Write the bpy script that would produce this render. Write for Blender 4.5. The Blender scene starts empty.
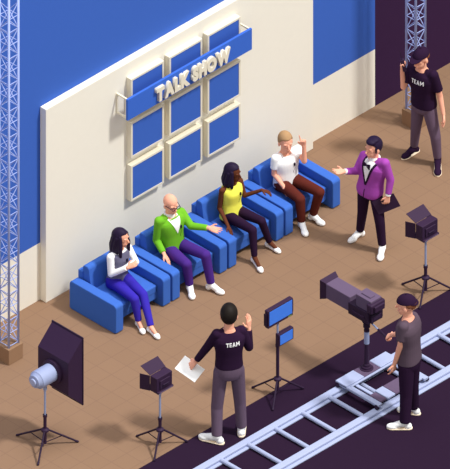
import bpy, bmesh, math, random
from mathutils import Vector, Matrix
from mathutils.bvhtree import BVHTree

random.seed(4)
SC = bpy.context.scene
COL = SC.collection
V = Vector
PI = math.pi
X, Y, Z = V((1, 0, 0)), V((0, 1, 0)), V((0, 0, 1))
SR = V((1, 1, 0)).normalized()      # horizontal axis running along the camera's right
SN = V((1, -1, 0)).normalized()     # horizontal axis running towards the camera


def W(r, d, h):
    return SR * r + SN * d + Z * h


# ------------------------------------------------------------------ materials
def lin(c):
    c = c / 255.0
    return c / 12.92 if c <= 0.04045 else ((c + 0.055) / 1.055) ** 2.4


def hexcol(hx, k=1.0):
    return tuple(min(0.97, lin(int(hx[i:i + 2], 16)) * k) for i in (0, 2, 4)) + (1.0,)


MATS = {}


def mat(name, hx, k=1.0, rough=0.9, spec=0.05, noise=0.04, scale=14.0, metal=0.0):
    if name in MATS:
        return MATS[name]
    m = bpy.data.materials.new(name)
    m.use_nodes = True
    nt = m.node_tree
    b = nt.nodes['Principled BSDF']
    b.inputs['Roughness'].default_value = rough
    b.inputs['Specular IOR Level'].default_value = spec
    b.inputs['Metallic'].default_value = metal
    c = hexcol(hx, k)
    tc = nt.nodes.new('ShaderNodeTexCoord')
    ns = nt.nodes.new('ShaderNodeTexNoise')
    ns.inputs['Scale'].default_value = scale
    ns.inputs['Detail'].default_value = 2.0
    mx = nt.nodes.new('ShaderNodeMix')
    mx.data_type = 'RGBA'
    mx.inputs[6].default_value = tuple(x * (1 - noise) for x in c[:3]) + (1,)
    mx.inputs[7].default_value = tuple(min(0.98, x * (1 + noise)) for x in c[:3]) + (1,)
    nt.links.new(tc.outputs['Object'], ns.inputs['Vector'])
    nt.links.new(ns.outputs['Fac'], mx.inputs[0])
    nt.links.new(mx.outputs[2], b.inputs['Base Color'])
    MATS[name] = m
    return m


def tile_mat(name, hx, hl, k, tile, px, py):
    m = bpy.data.materials.new(name)
    m.use_nodes = True
    nt = m.node_tree
    b = nt.nodes['Principled BSDF']
    b.inputs['Roughness'].default_value = 0.85
    b.inputs['Specular IOR Level'].default_value = 0.05
    tc = nt.nodes.new('ShaderNodeTexCoord')
    mp = nt.nodes.new('ShaderNodeMapping')
    mp.inputs['Location'].default_value = (-px, -py, 0)
    br = nt.nodes.new('ShaderNodeTexBrick')
    br.offset = 0.0
    br.squash = 1.0
    br.inputs['Scale'].default_value = 1.0
    br.inputs['Brick Width'].default_value = tile
    br.inputs['Row Height'].default_value = tile
    br.inputs['Mortar Size'].default_value = 0.0055
    br.inputs['Mortar Smooth'].default_value = 0.3
    br.inputs['Bias'].default_value = 0.0
    c = hexcol(hx, k)
    br.inputs['Color1'].default_value = c
    br.inputs['Color2'].default_value = tuple(x * 0.97 for x in c[:3]) + (1,)
    br.inputs['Mortar'].default_value = hexcol(hl, k)
    nt.links.new(tc.outputs['Object'], mp.inputs['Vector'])
    nt.links.new(mp.outputs['Vector'], br.inputs['Vector'])
    nt.links.new(br.outputs['Color'], b.inputs['Base Color'])
    return m


# ------------------------------------------------------------------ mesh collector
def basis(d, hint=Z):
    d = d.normalized()
    if abs(d.dot(hint)) > 0.98:
        hint = X
    a = hint.cross(d).normalized()
    return a, d.cross(a).normalized()


class MB:
    def __init__(self):
        self.v, self.f, self.m = [], [], []

    def add(self, vs, fs, mi=0):
        o = len(self.v)
        self.v += [V(p) for p in vs]
        self.f += [tuple(i + o for i in f) for f in fs]
        self.m += [mi] * len(fs)
        return self

    def box(self, a, b, bev=0.0, seg=2, mi=0, axes=None, org=None):
        """box between two opposite corners; axes / org turn it"""
        bm = bmesh.new()
        bmesh.ops.create_cube(bm, size=1)
        c = [(a[i] + b[i]) / 2 for i in range(3)]
        s = [abs(b[i] - a[i]) for i in range(3)]
        for v in bm.verts:
            v.co = V([v.co[i] * s[i] + c[i] for i in range(3)])
        if bev > 0:
            bmesh.ops.bevel(bm, geom=bm.edges[:] + bm.verts[:], offset=min(bev, min(s) * 0.45), segments=seg,
                            profile=0.5, affect='EDGES')
        bm.verts.index_update()
        vs = [v.co.copy() for v in bm.verts]
        if axes:
            o = V(org) if org else V((0, 0, 0))
            vs = [o + axes[0] * p.x + axes[1] * p.y + axes[2] * p.z for p in vs]
        self.add(vs, [[v.index for v in f.verts] for f in bm.faces], mi)
        bm.free()
        return self

    def tube(self, p0, p1, r0, r1=None, n=16, mi=0):
        p0, p1 = V(p0), V(p1)
        r1 = r0 if r1 is None else r1
        a, b = basis(p1 - p0)
        vs = []
        for p, r in ((p0, r0), (p1, r1)):
            for i in range(n):
                t = 2 * PI * i / n
                vs.append(p + a * math.cos(t) * r + b * math.sin(t) * r)
        fs = [(i, (i + 1) % n, n + (i + 1) % n, n + i) for i in range(n)]
        fs += [tuple(reversed(range(n))), tuple(range(n, 2 * n))]
        return self.add(vs, fs, mi)

    def rcone(self, p0, p1, r0, r1=None, n=16, k=5, mi=0):
        """tapered capsule"""
        p0, p1 = V(p0), V(p1)
        r1 = r0 if r1 is None else r1
        if (p1 - p0).length < 1e-5:
            p1 = p0 + Z * 1e-4
        d = (p1 - p0).normalized()
        a, b = basis(d)
        prof = [(p0 - d * r0 * math.cos(t), r0 * math.sin(t)) for t in [PI / 2 * i / k for i in range(k + 1)]]
        prof += [(p1 + d * r1 * math.sin(t), r1 * math.cos(t)) for t in [PI / 2 * i / k for i in range(k + 1)]]
        return self.lathe_pts(prof, a, b, n, mi)

    def lathe_pts(self, prof, a, b, n=20, mi=0):
        vs, rows = [], []
        for c, r in prof:
            if r < 1e-6:
                rows.append([len(vs)])
                vs.append(c)
            else:
                rows.append(list(range(len(vs), len(vs) + n)))
                vs += [c + a * math.cos(2 * PI * i / n) * r + b * math.sin(2 * PI * i / n) * r for i in range(n)]
        fs = []
        for p, q in zip(rows, rows[1:]):
            if len(p) == 1 and len(q) == 1:
                continue
            for i in range(n):
                j = (i + 1) % n
                if len(p) == 1:
                    fs.append((p[0], q[j], q[i]))
                elif len(q) == 1:
                    fs.append((p[i], p[j], q[0]))
                else:
                    fs.append((p[i], p[j], q[j], q[i]))
        if len(rows[0]) > 1:
            fs.append(tuple(reversed(rows[0])))
        if len(rows[-1]) > 1:
            fs.append(tuple(rows[-1]))
        return self.add(vs, fs, mi)

    def lathe(self, org, axis, prof, n=24, mi=0):
        axis = V(axis).normalized()
        a, b = basis(axis)
        return self.lathe_pts([(V(org) + axis * h, r) for h, r in prof], a, b, n, mi)

    def ell(self, c, r, axes=(X, Y, Z), n=20, k=12, mi=0, fn=None):
        c = V(c)
        vs, rows = [], []
        for i in range(k + 1):
            t = PI * i / k
            ring = [(0, 0, math.cos(t))] if i in (0, k) else \
                [(math.sin(t) * math.cos(2 * PI * j / n), math.sin(t) * math.sin(2 * PI * j / n), math.cos(t))
                 for j in range(n)]
            rows.append(list(range(len(vs), len(vs) + len(ring))))
            for q in ring:
                s = fn(q) if fn else 1.0
                vs.append(c + axes[0] * q[0] * r[0] * s + axes[1] * q[1] * r[1] * s + axes[2] * q[2] * r[2] * s)
        fs = []
        for p, q in zip(rows, rows[1:]):
            for i in range(n):
                j = (i + 1) % n
                if len(p) == 1:
                    fs.append((p[0], q[i], q[j]))
                elif len(q) == 1:
                    fs.append((p[j], p[i], q[0]))
                else:
                    fs.append((p[i], q[i], q[j], p[j]))
        return self.add(vs, fs, mi)

    def loft(self, rings, n=24, pw=2.3, mi=0):
        """rings: (centre, lateral axis, depth axis, half width, half depth)"""
        vs = []
        for c, a, b, hw, hd in rings:
            for i in range(n):
                t = 2 * PI * i / n
                ct, st = math.cos(t), math.sin(t)
                vs.append(V(c) + a * hw * math.copysign(abs(ct) ** (2 / pw), ct)
                          + b * hd * math.copysign(abs(st) ** (2 / pw), st))
        fs = []
        m = len(rings)
        for k in range(m - 1):
            for i in range(n):
                j = (i + 1) % n
                fs.append((k * n + i, k * n + j, (k + 1) * n + j, (k + 1) * n + i))
        fs.append(tuple(reversed(range(n))))
        fs.append(tuple(range((m - 1) * n, m * n)))
        return self.add(vs, fs, mi)

    def prism(self, pts, p, ax, mi=0):
        """pts: 3-D outline; extruded from it by the vector p*ax"""
        n = len(pts)
        vs = [V(q) for q in pts] + [V(q) + V(ax) * p for q in pts]
        fs = [(i, (i + 1) % n, n + (i + 1) % n, n + i) for i in range(n)]
        fs += [tuple(reversed(range(n))), tuple(range(n, 2 * n))]
        return self.add(vs, fs, mi)

    def mesh(self, name, recalc=True):
        me = bpy.data.meshes.new(name)
        me.from_pydata([tuple(p) for p in self.v], [], self.f)
        me.polygons.foreach_set('material_index', self.m)
        if recalc:
            bm = bmesh.new()
            bm.from_mesh(me)
            bmesh.ops.recalc_face_normals(bm, faces=bm.faces[:])
            bm.to_mesh(me)
            bm.free()
        me.update()
        return me

    def build(self, name, mats, parent=None, smooth=False):
        return link(name, self.mesh(name), mats, parent, smooth)

    def remeshed(self, name, mats, parent, voxel=0.008, it=2, floor=None, post=None):
        me = remesh(self.mesh(name), voxel, it)
        if floor is not None:
            for v in me.vertices:
                if v.co.z < floor:
                    v.co.z = floor
        o = link(name, me, mats, parent, True)
        if post:
            post(me)
        return o


def link(name, me, mats, parent=None, smooth=False):
    me.name = name
    if not isinstance(mats, (list, tuple)):
        mats = [mats]
    for m in mats:
        me.materials.append(m)
    if smooth:
        me.polygons.foreach_set('use_smooth', [True] * len(me.polygons))
    me.update()
    o = bpy.data.objects.new(name, me)
    COL.objects.link(o)
    if parent:
        o.parent = parent
    return o


def remesh(me, voxel, it):
    o = bpy.data.objects.new('work', me)
    COL.objects.link(o)
    r = o.modifiers.new('r', 'REMESH')
    r.mode = 'VOXEL'
    r.voxel_size = voxel
    r.adaptivity = 0.0
    if it:
        s = o.modifiers.new('s', 'SMOOTH')
        s.factor = 0.5
        s.iterations = it
    dg = bpy.context.evaluated_depsgraph_get()
    dg.update()
    out = bpy.data.meshes.new_from_object(o.evaluated_get(dg))
    bpy.data.objects.remove(o)
    bpy.data.meshes.remove(me)
    return out


def text_mesh(body, size, extrude=0.0, offset=0.0, spacing=1.0, bevel=0.0):
    c = bpy.data.curves.new('t', 'FONT')
    c.body = body
    c.size = size
    c.extrude = extrude
    c.offset = offset
    c.bevel_depth = bevel
    c.space_character = spacing
    c.align_x = 'CENTER'
    c.align_y = 'CENTER'
    o = bpy.data.objects.new('t', c)
    COL.objects.link(o)
    dg = bpy.context.evaluated_depsgraph_get()
    dg.update()
    me = bpy.data.meshes.new_from_object(o.evaluated_get(dg))
    bpy.data.objects.remove(o)
    bpy.data.curves.remove(c)
    return me


def tag(o, label=None, cat=None, group=None, kind=None):
    if label:
        o['label'] = label
    if cat:
        o['category'] = cat
    if group:
        o['group'] = group
    if kind:
        o['kind'] = kind
    return o


def thing(name, loc, label, cat, group=None):
    o = bpy.data.objects.new(name, None)
    o.empty_display_size = 0.1
    COL.objects.link(o)
    o.location = loc
    return tag(o, label, cat, group)


def kids(o):
    return [c for c in COL.objects if c.parent == o]


def copy_tree(o, parent=None):
    ch = kids(o)
    c = o.copy()
    COL.objects.link(c)
    c.parent = parent
    for k in ch:
        copy_tree(k, c)
    return c


# ------------------------------------------------------------------ palette
M_CREAM = mat('cream_paint', 'ede8da', 1.06, noise=0.015)
M_CREAMT = mat('cream_trim', 'efe7d2', 0.93, noise=0.01)
M_BLUE = mat('blue_paint', '3e64ba', 1.08, noise=0.02)
M_DARK = mat('dark_purple_cloth', '35203d', 1.15, noise=0.04)
M_STAGE = mat('dark_purple_floor', '36223b', 0.60, noise=0.04)
M_FLOOR = tile_mat('tan_tiles', 'b28e72', 'a6836c', 0.585, 0.268, 1.7815, 5.11)
M_SOFA = mat('blue_upholstery', '3d66b8', 1.10, noise=0.02)
M_SIGN = mat('sign_blue', '3a63be', 1.15, noise=0.02)
M_TRUSS = mat('pale_steel', '9aa8d8', 1.2, rough=0.6, spec=0.2)
M_RAIL = mat('silver_blue_steel', 'bcc6ea', 0.76, rough=0.6, spec=0.2)
M_BLOCK = mat('brown_block', '9a7a60', 0.95)
M_BLACK = mat('black_plum_plastic', '37223e', 0.9, rough=0.6, spec=0.2)
M_BLACKER = mat('black_metal', '2b1a33', 1.0, rough=0.6, spec=0.2)
M_LAMP = mat('lamp_silver', 'b0bce4', 0.72, rough=0.5, spec=0.3)
M_SCREEN = mat('blue_screen', '4078dc', 1.15, rough=0.35, spec=0.3, noise=0.01)
M_CAMSIDE = mat('camera_mauve', '76637f', 0.72, rough=0.7)
M_WHITE = mat('white_cloth', 'ffffff', 1.0, noise=0.01)
M_PAPER = mat('white_paper', 'ffffff', 1.0, noise=0.01)
M_SHOE = mat('white_shoe', 'ffffff', 1.0, noise=0.01)
M_SOLE = mat('beige_sole', 'ecd9c0', 1.1)
M_SKIN = mat('skin', 'f6b296', 1.0, noise=0.01)
M_SKINF = mat('skin_feature', 'dc957a', 0.97, noise=0.01)
M_SKIND = mat('dark_skin', '5a3222', 1.2, noise=0.01)
M_SKINDF = mat('dark_skin_feature', '45251a', 1.0, noise=0.01)
M_HAIR = mat('black_hair', '231632', 1.0, rough=0.6, spec=0.15, noise=0.12, scale=40)
M_HAIRB = mat('brownish_black_hair', '1c1612', 1.0, rough=0.6, spec=0.15, noise=0.12, scale=40)
M_BROWN = mat('brown_hair', '7a4a34', 1.1, noise=0.12, scale=40)
M_BLOND = mat('dark_blond_hair', 'bc966e', 0.85, noise=0.10, scale=40)
M_PURPLE = mat('purple_jacket', '94429a', 1.3)
M_BLACKC = mat('black_cloth', '2a1830', 1.1)
M_GREYP = mat('mauve_grey_cloth', '655366', 1.05)
M_GREYT = mat('grey_tee_cloth', '62515f', 0.85)
M_GREEN = mat('green_knit', '6eb22c', 1.05)
M_YELLOW = mat('yellow_cloth', 'ffe258', 1.2)
M_INDIGO = mat('indigo_cloth', '3c2fae', 0.95)
M_VIOLET = mat('deep_violet_cloth', '46297a', 1.15)
M_MAROON = mat('maroon_cloth', '58261f', 1.15)
M_VEST = mat('slate_vest', '626078', 1.15)
M_WIRE = mat('dark_wire', '241830', 1.0)

# measured joints in metres, relative to the floor point each person stands or sits over
JOINTS = {
    'host': dict(at=(2.091, 3.760),
        PE=(-0.009, -0.009, 0.857), NK=(0.035, 0.035, 1.327), RS=(-0.147, 0.023, 1.285), RE=(-0.185, -0.072, 1.076), RW=(-0.203, -0.274, 1.161), RHt=(-0.251, -0.421, 1.202), LS=(0.209, 0.039, 1.34), LE=(0.264, 0.08, 1.087), LW=(0.278, 0.023, 0.877), LHt=(0.27, -0.013, 0.723), RK=(-0.132, -0.019, 0.449), RA=(-0.222, 0.027, 0.09), RT=(-0.217, -0.154, 0.03), LK=(0.171, -0.012, 0.429), LA=(0.206, -0.005, 0.09), LT=(0.324, -0.165, 0.03)),
    'crew': dict(at=(1.261, 5.563),
        PE=(-0.018, -0.018, 0.857), NK=(-0.035, -0.035, 1.378), RS=(-0.209, -0.039, 1.308), RE=(-0.234, -0.164, 1.067), RW=(-0.233, -0.191, 1.341), RHt=(-0.247, -0.204, 1.525), LS=(0.151, -0.019, 1.371), LE=(0.194, 0.053, 1.035), LW=(0.273, 0.033, 0.809), LHt=(0.303, 0.02, 0.662), RK=(-0.145, -0.032, 0.433), RA=(-0.2, -0.012, 0.09), RT=(-0.199, -0.198, 0.03), LK=(0.176, -0.008, 0.429), LA=(0.193, 0.013, 0.09), LT=(0.363, -0.156, 0.03)),
    'director': dict(at=(3.784, -0.426),
        PE=(-0.009, -0.009, 1.056), NK=(-0.009, -0.009, 1.638), LS=(-0.08, -0.15, 1.612), LE=(-0.239, -0.168, 1.335), LW=(-0.371, -0.23, 1.093), LHt=(-0.456, -0.286, 0.971), RS=(0.062, 0.133, 1.595), RE=(0.097, 0.239, 1.307), RW=(0.059, 0.271, 1.563), RHt=(0.055, 0.281, 1.801), LK=(-0.094, -0.136, 0.48), LA=(-0.03, -0.2, 0.1), LT=(-0.237, -0.276, 0.035), RK=(0.032, 0.145, 0.479), RA=(0.049, 0.156, 0.1), RT=(-0.058, 0.27, 0.035)),
    'operator': dict(at=(5.115, 1.426),
        PE=(-0.006, -0.006, 0.934), NK=(-0.018, -0.018, 1.562), LS=(0.042, -0.156, 1.523), LE=(0.022, -0.19, 1.254), LW=(-0.066, -0.208, 0.928), LHt=(-0.086, -0.227, 0.76), RS=(-0.072, 0.126, 1.478), RE=(-0.212, 0.071, 1.19), RW=(-0.428, 0.11, 1.033), RHt=(-0.578, 0.101, 0.916), LK=(0.057, -0.127, 0.459), LA=(0.086, -0.175, 0.1), LT=(-0.059, -0.312, 0.035), RK=(-0.049, 0.093, 0.465), RA=(-0.068, 0.13, 0.1), RT=(-0.213, 0.054, 0.035)),
    'woman1': dict(at=(0.751, 0.619),
        PE=(0.0, 0.0, 0.372), NK=(0.013, 0.013, 0.854), RS=(0.016, -0.14, 0.794), RE=(0.049, -0.164, 0.562), RW=(0.248, -0.063, 0.711), RHt=(0.287, 0.004, 0.743), LS=(0.015, 0.171, 0.792), LE=(0.142, 0.185, 0.619), LW=(0.126, -0.1, 0.608), LHt=(0.033, -0.165, 0.532), RK=(0.476, -0.175, 0.399), RA=(0.541, -0.166, 0.09), RT=(0.702, -0.242, 0.025), LK=(0.48, -0.029, 0.397), LA=(0.741, -0.149, 0.09), LT=(0.911, -0.186, 0.025)),
    'oldman': dict(at=(0.750, 1.617),
        PE=(-0.012, -0.012, 0.37), NK=(-0.039, -0.039, 0.871), RS=(-0.047, -0.217, 0.853), RE=(-0.069, -0.239, 0.563), RW=(0.11, -0.285, 0.461), RHt=(0.244, -0.287, 0.345), LS=(-0.022, 0.148, 0.821), LE=(0.137, 0.165, 0.678), LW=(0.367, 0.254, 0.718), LHt=(0.533, 0.335, 0.699), RK=(0.437, -0.214, 0.435), RA=(0.439, -0.163, 0.09), RT=(0.6, -0.271, 0.025), LK=(0.548, 0.011, 0.517), LA=(0.614, 0.042, 0.09), LT=(0.788, 0.071, 0.025)),
    'woman2': dict(at=(0.750, 2.618),
        PE=(0.009, 0.009, 0.375), NK=(0.004, 0.004, 0.853), RS=(-0.004, -0.146, 0.806), RE=(-0.027, -0.168, 0.538), RW=(0.207, -0.251, 0.42), RHt=(0.334, -0.281, 0.33), LS=(0.006, 0.162, 0.81), LE=(0.081, 0.166, 0.616), LW=(0.278, 0.278, 0.742), LHt=(0.386, 0.33, 0.725), RK=(0.534, -0.145, 0.47), RA=(0.595, -0.171, 0.1), RT=(0.804, -0.256, 0.025), LK=(0.486, 0.062, 0.48), LA=(0.488, 0.201, 0.09), LT=(0.665, 0.201, 0.025)),
    'tee': dict(at=(0.750, 3.616),
        PE=(-0.009, -0.009, 0.366), NK=(-0.019, -0.019, 0.818), RS=(-0.026, -0.181, 0.803), RE=(-0.027, -0.197, 0.573), RW=(0.148, -0.191, 0.444), RHt=(0.237, -0.131, 0.366), LS=(0.022, 0.164, 0.8), LE=(0.195, 0.11, 0.73), LW=(0.193, 0.108, 0.959), LHt=(0.164, 0.093, 1.151), RK=(0.447, -0.217, 0.438), RA=(0.465, -0.208, 0.09), RT=(0.638, -0.303, 0.025), LK=(0.556, 0.019, 0.481), LA=(0.451, 0.008, 0.09), LT=(0.62, 0.016, 0.025)),
}


# ================================================================== the setting
T = 0.0
o = MB().box((-0.3, -6.5, -0.12), (3.463, 12.5, 0)).build('floor', M_FLOOR)
tag(o, 'tan tiled studio floor', 'floor', kind='structure')
o = MB().box((3.463, -6.5, -0.12), (9.5, 12.5, 0)).build('floor', M_STAGE)
tag(o, 'dark purple strip of floor under the camera track', 'floor', kind='structure')
w = MB()
w.box((-0.2, -6.5, 0), (0, 5.922, 0.872), mi=0)
w.box((-0.2, -6.5, 0.872), (0, 5.922, 5.5), mi=1)
o = w.build('wall_back', [M_CREAM, M_BLUE])
tag(o, 'cream back wall painted blue above knee height', 'wall', kind='structure')
o = MB().box((-0.2, 5.922, 0), (0, 12.5, 5.5)).build('wall_right', M_DARK)
tag(o, 'plain dark purple wall beyond the end of the blue one', 'wall', kind='structure')

# ------------------------------------------------------------------ backdrop, panels, sign
b = MB().box((0.001, 0.0, 0.0), (0.106, 4.725, 2.955), bev=0.004, seg=1)
o = b.build('backdrop_panel', M_CREAM)
tag(o, 'tall thick cream backdrop slab standing in front of the blue wall', 'backdrop')

root = None
rows = ['top', 'middle', 'bottom']
cols = ['left', 'middle', 'right']
for ri in range(3):
    for ci in range(3):
        y0 = 1.449 + ci * 0.677
        z0 = 2.234 - ri * 0.664
        where = 'centre one' if (ri, ci) == (1, 1) else f'{rows[ri]} row, {cols[ci]} column'
        lab = f'cream framed blue square on the backdrop, {where} of the nine'
        if root is None:
            root = thing('display_panel', (0.106, y0, z0), lab, 'panel', 'three by three blue squares on the backdrop')
            f = MB()
            wd, ht, t, dp = 0.525, 0.486, 0.028, 0.084
            f.box((0, -t, -t), (dp, 0, ht + t))
            f.box((0, wd, -t), (dp, wd + t, ht + t))
            f.box((0, 0, -t), (dp, wd, 0))
            f.box((0, 0, ht), (dp, wd, ht + t))
            f.build('frame', M_CREAMT, root)
            MB().box((0, 0, 0), (dp - 0.006, wd, ht)).build('blue_face', M_BLUE, root)
        else:
            r = copy_tree(root)
            r.location = (0.106, y0, z0)
            r['label'] = lab

sg = thing('talk_show_sign', (0.106, 1.225, 2.28), 'long blue sign with raised cream letters TALK SHOW on brackets', 'sign')
MB().box((0.185, 0, 0), (0.22, 2.2, 0.322), bev=0.004, seg=1).build('board', M_SIGN, sg)
for yb in (0.012, 2.17):
    k = MB()
    t = 0.022
    k.box((0, yb, 0.01), (t, yb + t, 0.315))
    k.box((t, yb, 0.01), (0.185, yb + t, 0.01 + t))
    k.box((t, yb, 0.315 - t), (0.185, yb + t, 0.315))
    k.box((0.165, yb, 0.01 + t), (0.185, yb + t, 0.315 - t))
    k.build('bracket', M_CREAMT, sg)
letters = []
cur = 0.0
for ch in 'TALK SHOW':
    if ch == ' ':
        cur += 0.055
        continue
    me = text_mesh(ch, 0.250, 0.022, 0.019)
    xs = [v.co.x for v in me.vertices]
    x0, x1 = min(xs), max(xs)
    letters.append((ch, me, cur - x0))
    cur += x1 - x0 + 0.008
sx = 1.31 / cur
for ch, me, off in letters:
    zs = [v.co.y for v in me.vertices]
    zc = (min(zs) + max(zs)) / 2
    for v in me.vertices:
        lx, ly, lz = v.co
        v.co = (0.22 + 0.020 + lz, 0.475 + (lx + off) * sx, 0.161 + (ly - zc) * 1.02)
    link('letter', me, M_CREAMT, sg)

# ------------------------------------------------------------------ lattice masts
def make_truss(loc, label):
    r = thing('lattice_mast', loc, label, 'truss', 'lattice lighting masts')
    MB().box((-0.125, -0.125, 0), (0.125, 0.125, 0.23), bev=0.004, seg=1).build('base_block', M_BLOCK, r)
    H, q = 5.6, 0.083
    cs = [(q, -q), (q, q), (-q, q), (-q, -q)]
    for cx, cy in cs:
        MB().tube((cx, cy, 0.23), (cx, cy, H), 0.0155, n=10).build('chord', M_TRUSS, r, True)
    lt = MB()
    bay = 0.2
    n = int((H - 0.25) / bay)
    for i in range(4):
        a, b_ = cs[i], cs[(i + 1) % 4]
        for k in range(n):
            z0 = 0.25 + k * bay
            lt.tube((a[0], a[1], z0), (b_[0], b_[1], z0), 0.0055, n=5)
            p, s = (a, b_) if (k + i) % 2 else (b_, a)
            lt.tube((p[0], p[1], z0), (s[0], s[1], z0 + bay), 0.006, n=5)
    lt.build('lattice', M_TRUSS, r)
    return r


make_truss((0.615, -1.165, 0), 'pale lattice lighting mast on brown block at left edge of the set')
t2 = make_truss((0.622, 6.02, 0), 'pale lattice lighting mast behind the crew member in a cap')

# ------------------------------------------------------------------ armchairs
def make_chair(loc, label):
    r = thing('armchair', loc, label, 'armchair', 'row of blue armchairs')
    WD, DP = 0.985, 0.825      # width along y, depth along x
    # base with the seat front, hanging clear of the floor between the arms
    MB().box((0.05, 0.15, 0.10), (DP - 0.106, WD - 0.15, 0.20)).build('seat_base', M_SOFA, r)
    MB().box((0.10, 0.152, 0.19), (DP - 0.10, WD - 0.152, 0.30), bev=0.018, seg=3).build('seat_cushion', M_SOFA, r)
    for y0 in (0.0, WD - 0.15):
        # side outline with rounded corners, extruded across the width of the arm
        pts = []
        rad = 0.05
        for cx, cz, a0 in ((DP - rad, rad * 0.5, -90), (DP - rad, 0.425 - rad, 0), (rad, 0.425 - rad, 90), (rad, rad * 0.5, 180)):
            rz = rad * 0.5 if cz < 0.1 else rad
            for s in range(6):
                t = math.radians(a0 + 90 * s / 5)
                pts.append((cx + rad * math.cos(t), y0 + 0.008, cz + rz * math.sin(t)))
        bmx = MB().prism(pts, 0.134, Y)
        o = bmx.build('arm', M_SOFA, r)
        bv = o.modifiers.new('bevel', 'BEVEL')
        bv.width = 0.012
        bv.segments = 2
        bv.limit_method = 'ANGLE'
        bv.angle_limit = math.radians(50)
    MB().box((0.01, 0.15, 0.10), (0.09, WD - 0.15, 0.53), bev=0.012, seg=2).build('back_shell', M_SOFA, r)
    prof = [(0.08, 0.27), (0.235, 0.27), (0.185, 0.60), (0.165, 0.625), (0.10, 0.625), (0.08, 0.60)]
    bk = MB().prism([(x, 0.165, z) for x, z in prof], WD - 0.33, Y)
    o = bk.build('back_cushion', M_SOFA, r)
    bv = o.modifiers.new('bevel', 'BEVEL')
    bv.width = 0.012
    bv.segments = 2
    bv.limit_method = 'ANGLE'
    return r


ch0 = make_chair((0.388, 0.122, 0), 'blue armchair seating the woman with long hair and white sleeves')
for i, lab in enumerate(['blue armchair seating the bald man in a green cardigan',
                         'blue armchair seating the woman in a yellow top',
                         'blue armchair seating the man in a white T-shirt']):
    c = copy_tree(ch0)
    c.location = (0.388, 0.122 + (i + 1) * 1.0, 0)
    c['label'] = lab


# ------------------------------------------------------------------ stands
def make_stand(r, zh, zt, zp, R, angs, rp=0.014):
    """three legged stand: hub height, top of the dark tube, top of the pale pole"""
    MB().lathe((0, 0, 0), Z, [(zh - 0.02, 0.02), (zh - 0.015, 0.05), (zh + 0.012, 0.05), (zh + 0.03, 0.026)], 18) \
        .build('hub', M_BLACK, r)
    lo = MB().tube((0, 0, 0.05), (0, 0, zt), 0.021, n=14)
    lo.tube((0, 0, zt - 0.035), (0, 0, zt), 0.028, n=14)
    lo.build('lower_tube', M_BLACK, r, False)
    MB().tube((0, 0, zt - 0.01), (0, 0, zp), rp, n=12).build('pole', M_LAMP, r, False)
    for a in angs:
        d = W(math.cos(math.radians(a)), math.sin(math.radians(a)), 0)
        lg = MB().rcone(d * 0.035 + Z * zh, d * R + Z * 0.014, 0.0125, 0.0125, n=10, k=3)
        lg.rcone(d * (R * 0.93) + Z * 0.029, d * R + Z * 0.015, 0.0145, 0.0145, n=10, k=3)
        lg.build('leg', M_BLACKER, r)
        MB().rcone(d * 0.02 + Z * 0.07, d * (R * 0.5) + Z * (zh * 0.52), 0.006, n=8, k=2).build('brace', M_BLACKER, r)


ANG = (213, 348, 102)


def make_barn(loc, label):
    r = thing('barn_door_light', loc, label, 'studio light', 'barn door lights on tripods')
    make_stand(r, 0.245, 0.43, 0.84, 0.345, ANG)
    MB().tube((0, 0, 0.80), (0, 0, 0.875), 0.024, n=12).build('clamp', M_LAMP, r)
    zc = 0.985
    hw, hh = 0.137, 0.115
    y0, y1, z0, z1 = -hw + 0.02, hw + 0.02, zc - hh, zc + hh
    b = MB().box((-0.06, y0, z0), (0.06, y1, z1), bev=0.008, seg=2)
    # raised ribs and handle on the rear face
    b.box((0.06, y0 + 0.05, z0 + 0.06), (0.075, y1 - 0.05, z1 - 0.05), bev=0.004, seg=1)
    b.box((0.06, y0, z0), (0.085, y1, z0 + 0.03), bev=0.004, seg=1)
    h = b.build('lamp_housing', M_BLACK, r)
    MB().box((0.085, y0 + 0.02, z0 + 0.012), (0.092, y1 - 0.02, z0 + 0.02)).build('edge_strip', M_CAMSIDE, h)
    MB().box((-0.066, y0 + 0.02, z0 + 0.02), (-0.058, y1 - 0.02, z1 - 0.02)).build('lens', mat('pale_lens', 'f4ecd8', 1.0, rough=0.3), h)
    MB().box((0.075, -0.03, zc - 0.012), (0.095, 0.07, zc + 0.004), bev=0.003, seg=1).build('handle', M_BLACKER, h)
    th = 0.006

    def flap(p):
        n = (V(p[1]) - V(p[0])).cross(V(p[3]) - V(p[0])).normalized()
        return MB().prism(p, th, n)
    flap([(-0.06, y0, z1), (-0.06, y1, z1), (-0.215, y1 + 0.015, z1 + 0.075), (-0.215, y0 - 0.015, z1 + 0.075)]).build('barn_door', M_BLACK, r)
    flap([(-0.06, y0, z0), (-0.06, y1, z0), (-0.20, y1, z0 - 0.05), (-0.20, y0, z0 - 0.05)]).build('barn_door', M_BLACK, r)
    flap([(-0.06, y0, z0), (-0.06, y0, z1), (-0.185, y0 - 0.055, z1 - 0.0), (-0.185, y0 - 0.055, z0 - 0.0)]).build('barn_door', M_BLACK, r)
    flap([(-0.06, y1, z0), (-0.06, y1, z1), (-0.185, y1 + 0.055, z1), (-0.185, y1 + 0.055, z0)]).build('barn_door', M_BLACK, r)
    return r


def ground(u, v):      # floor point under a measured mark of the photograph
    a, b = (u - 40) / 56.5685, (v - 299.5) / 32.66
    return ((a + b) / 2, (a - b) / 2, 0)


make_barn(ground(160.0, 445.5), 'black barn door light on tripod at front left, facing the armchairs')
make_barn(ground(425.6, 293.5), 'black barn door light on tripod behind the camera operator')

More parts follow.
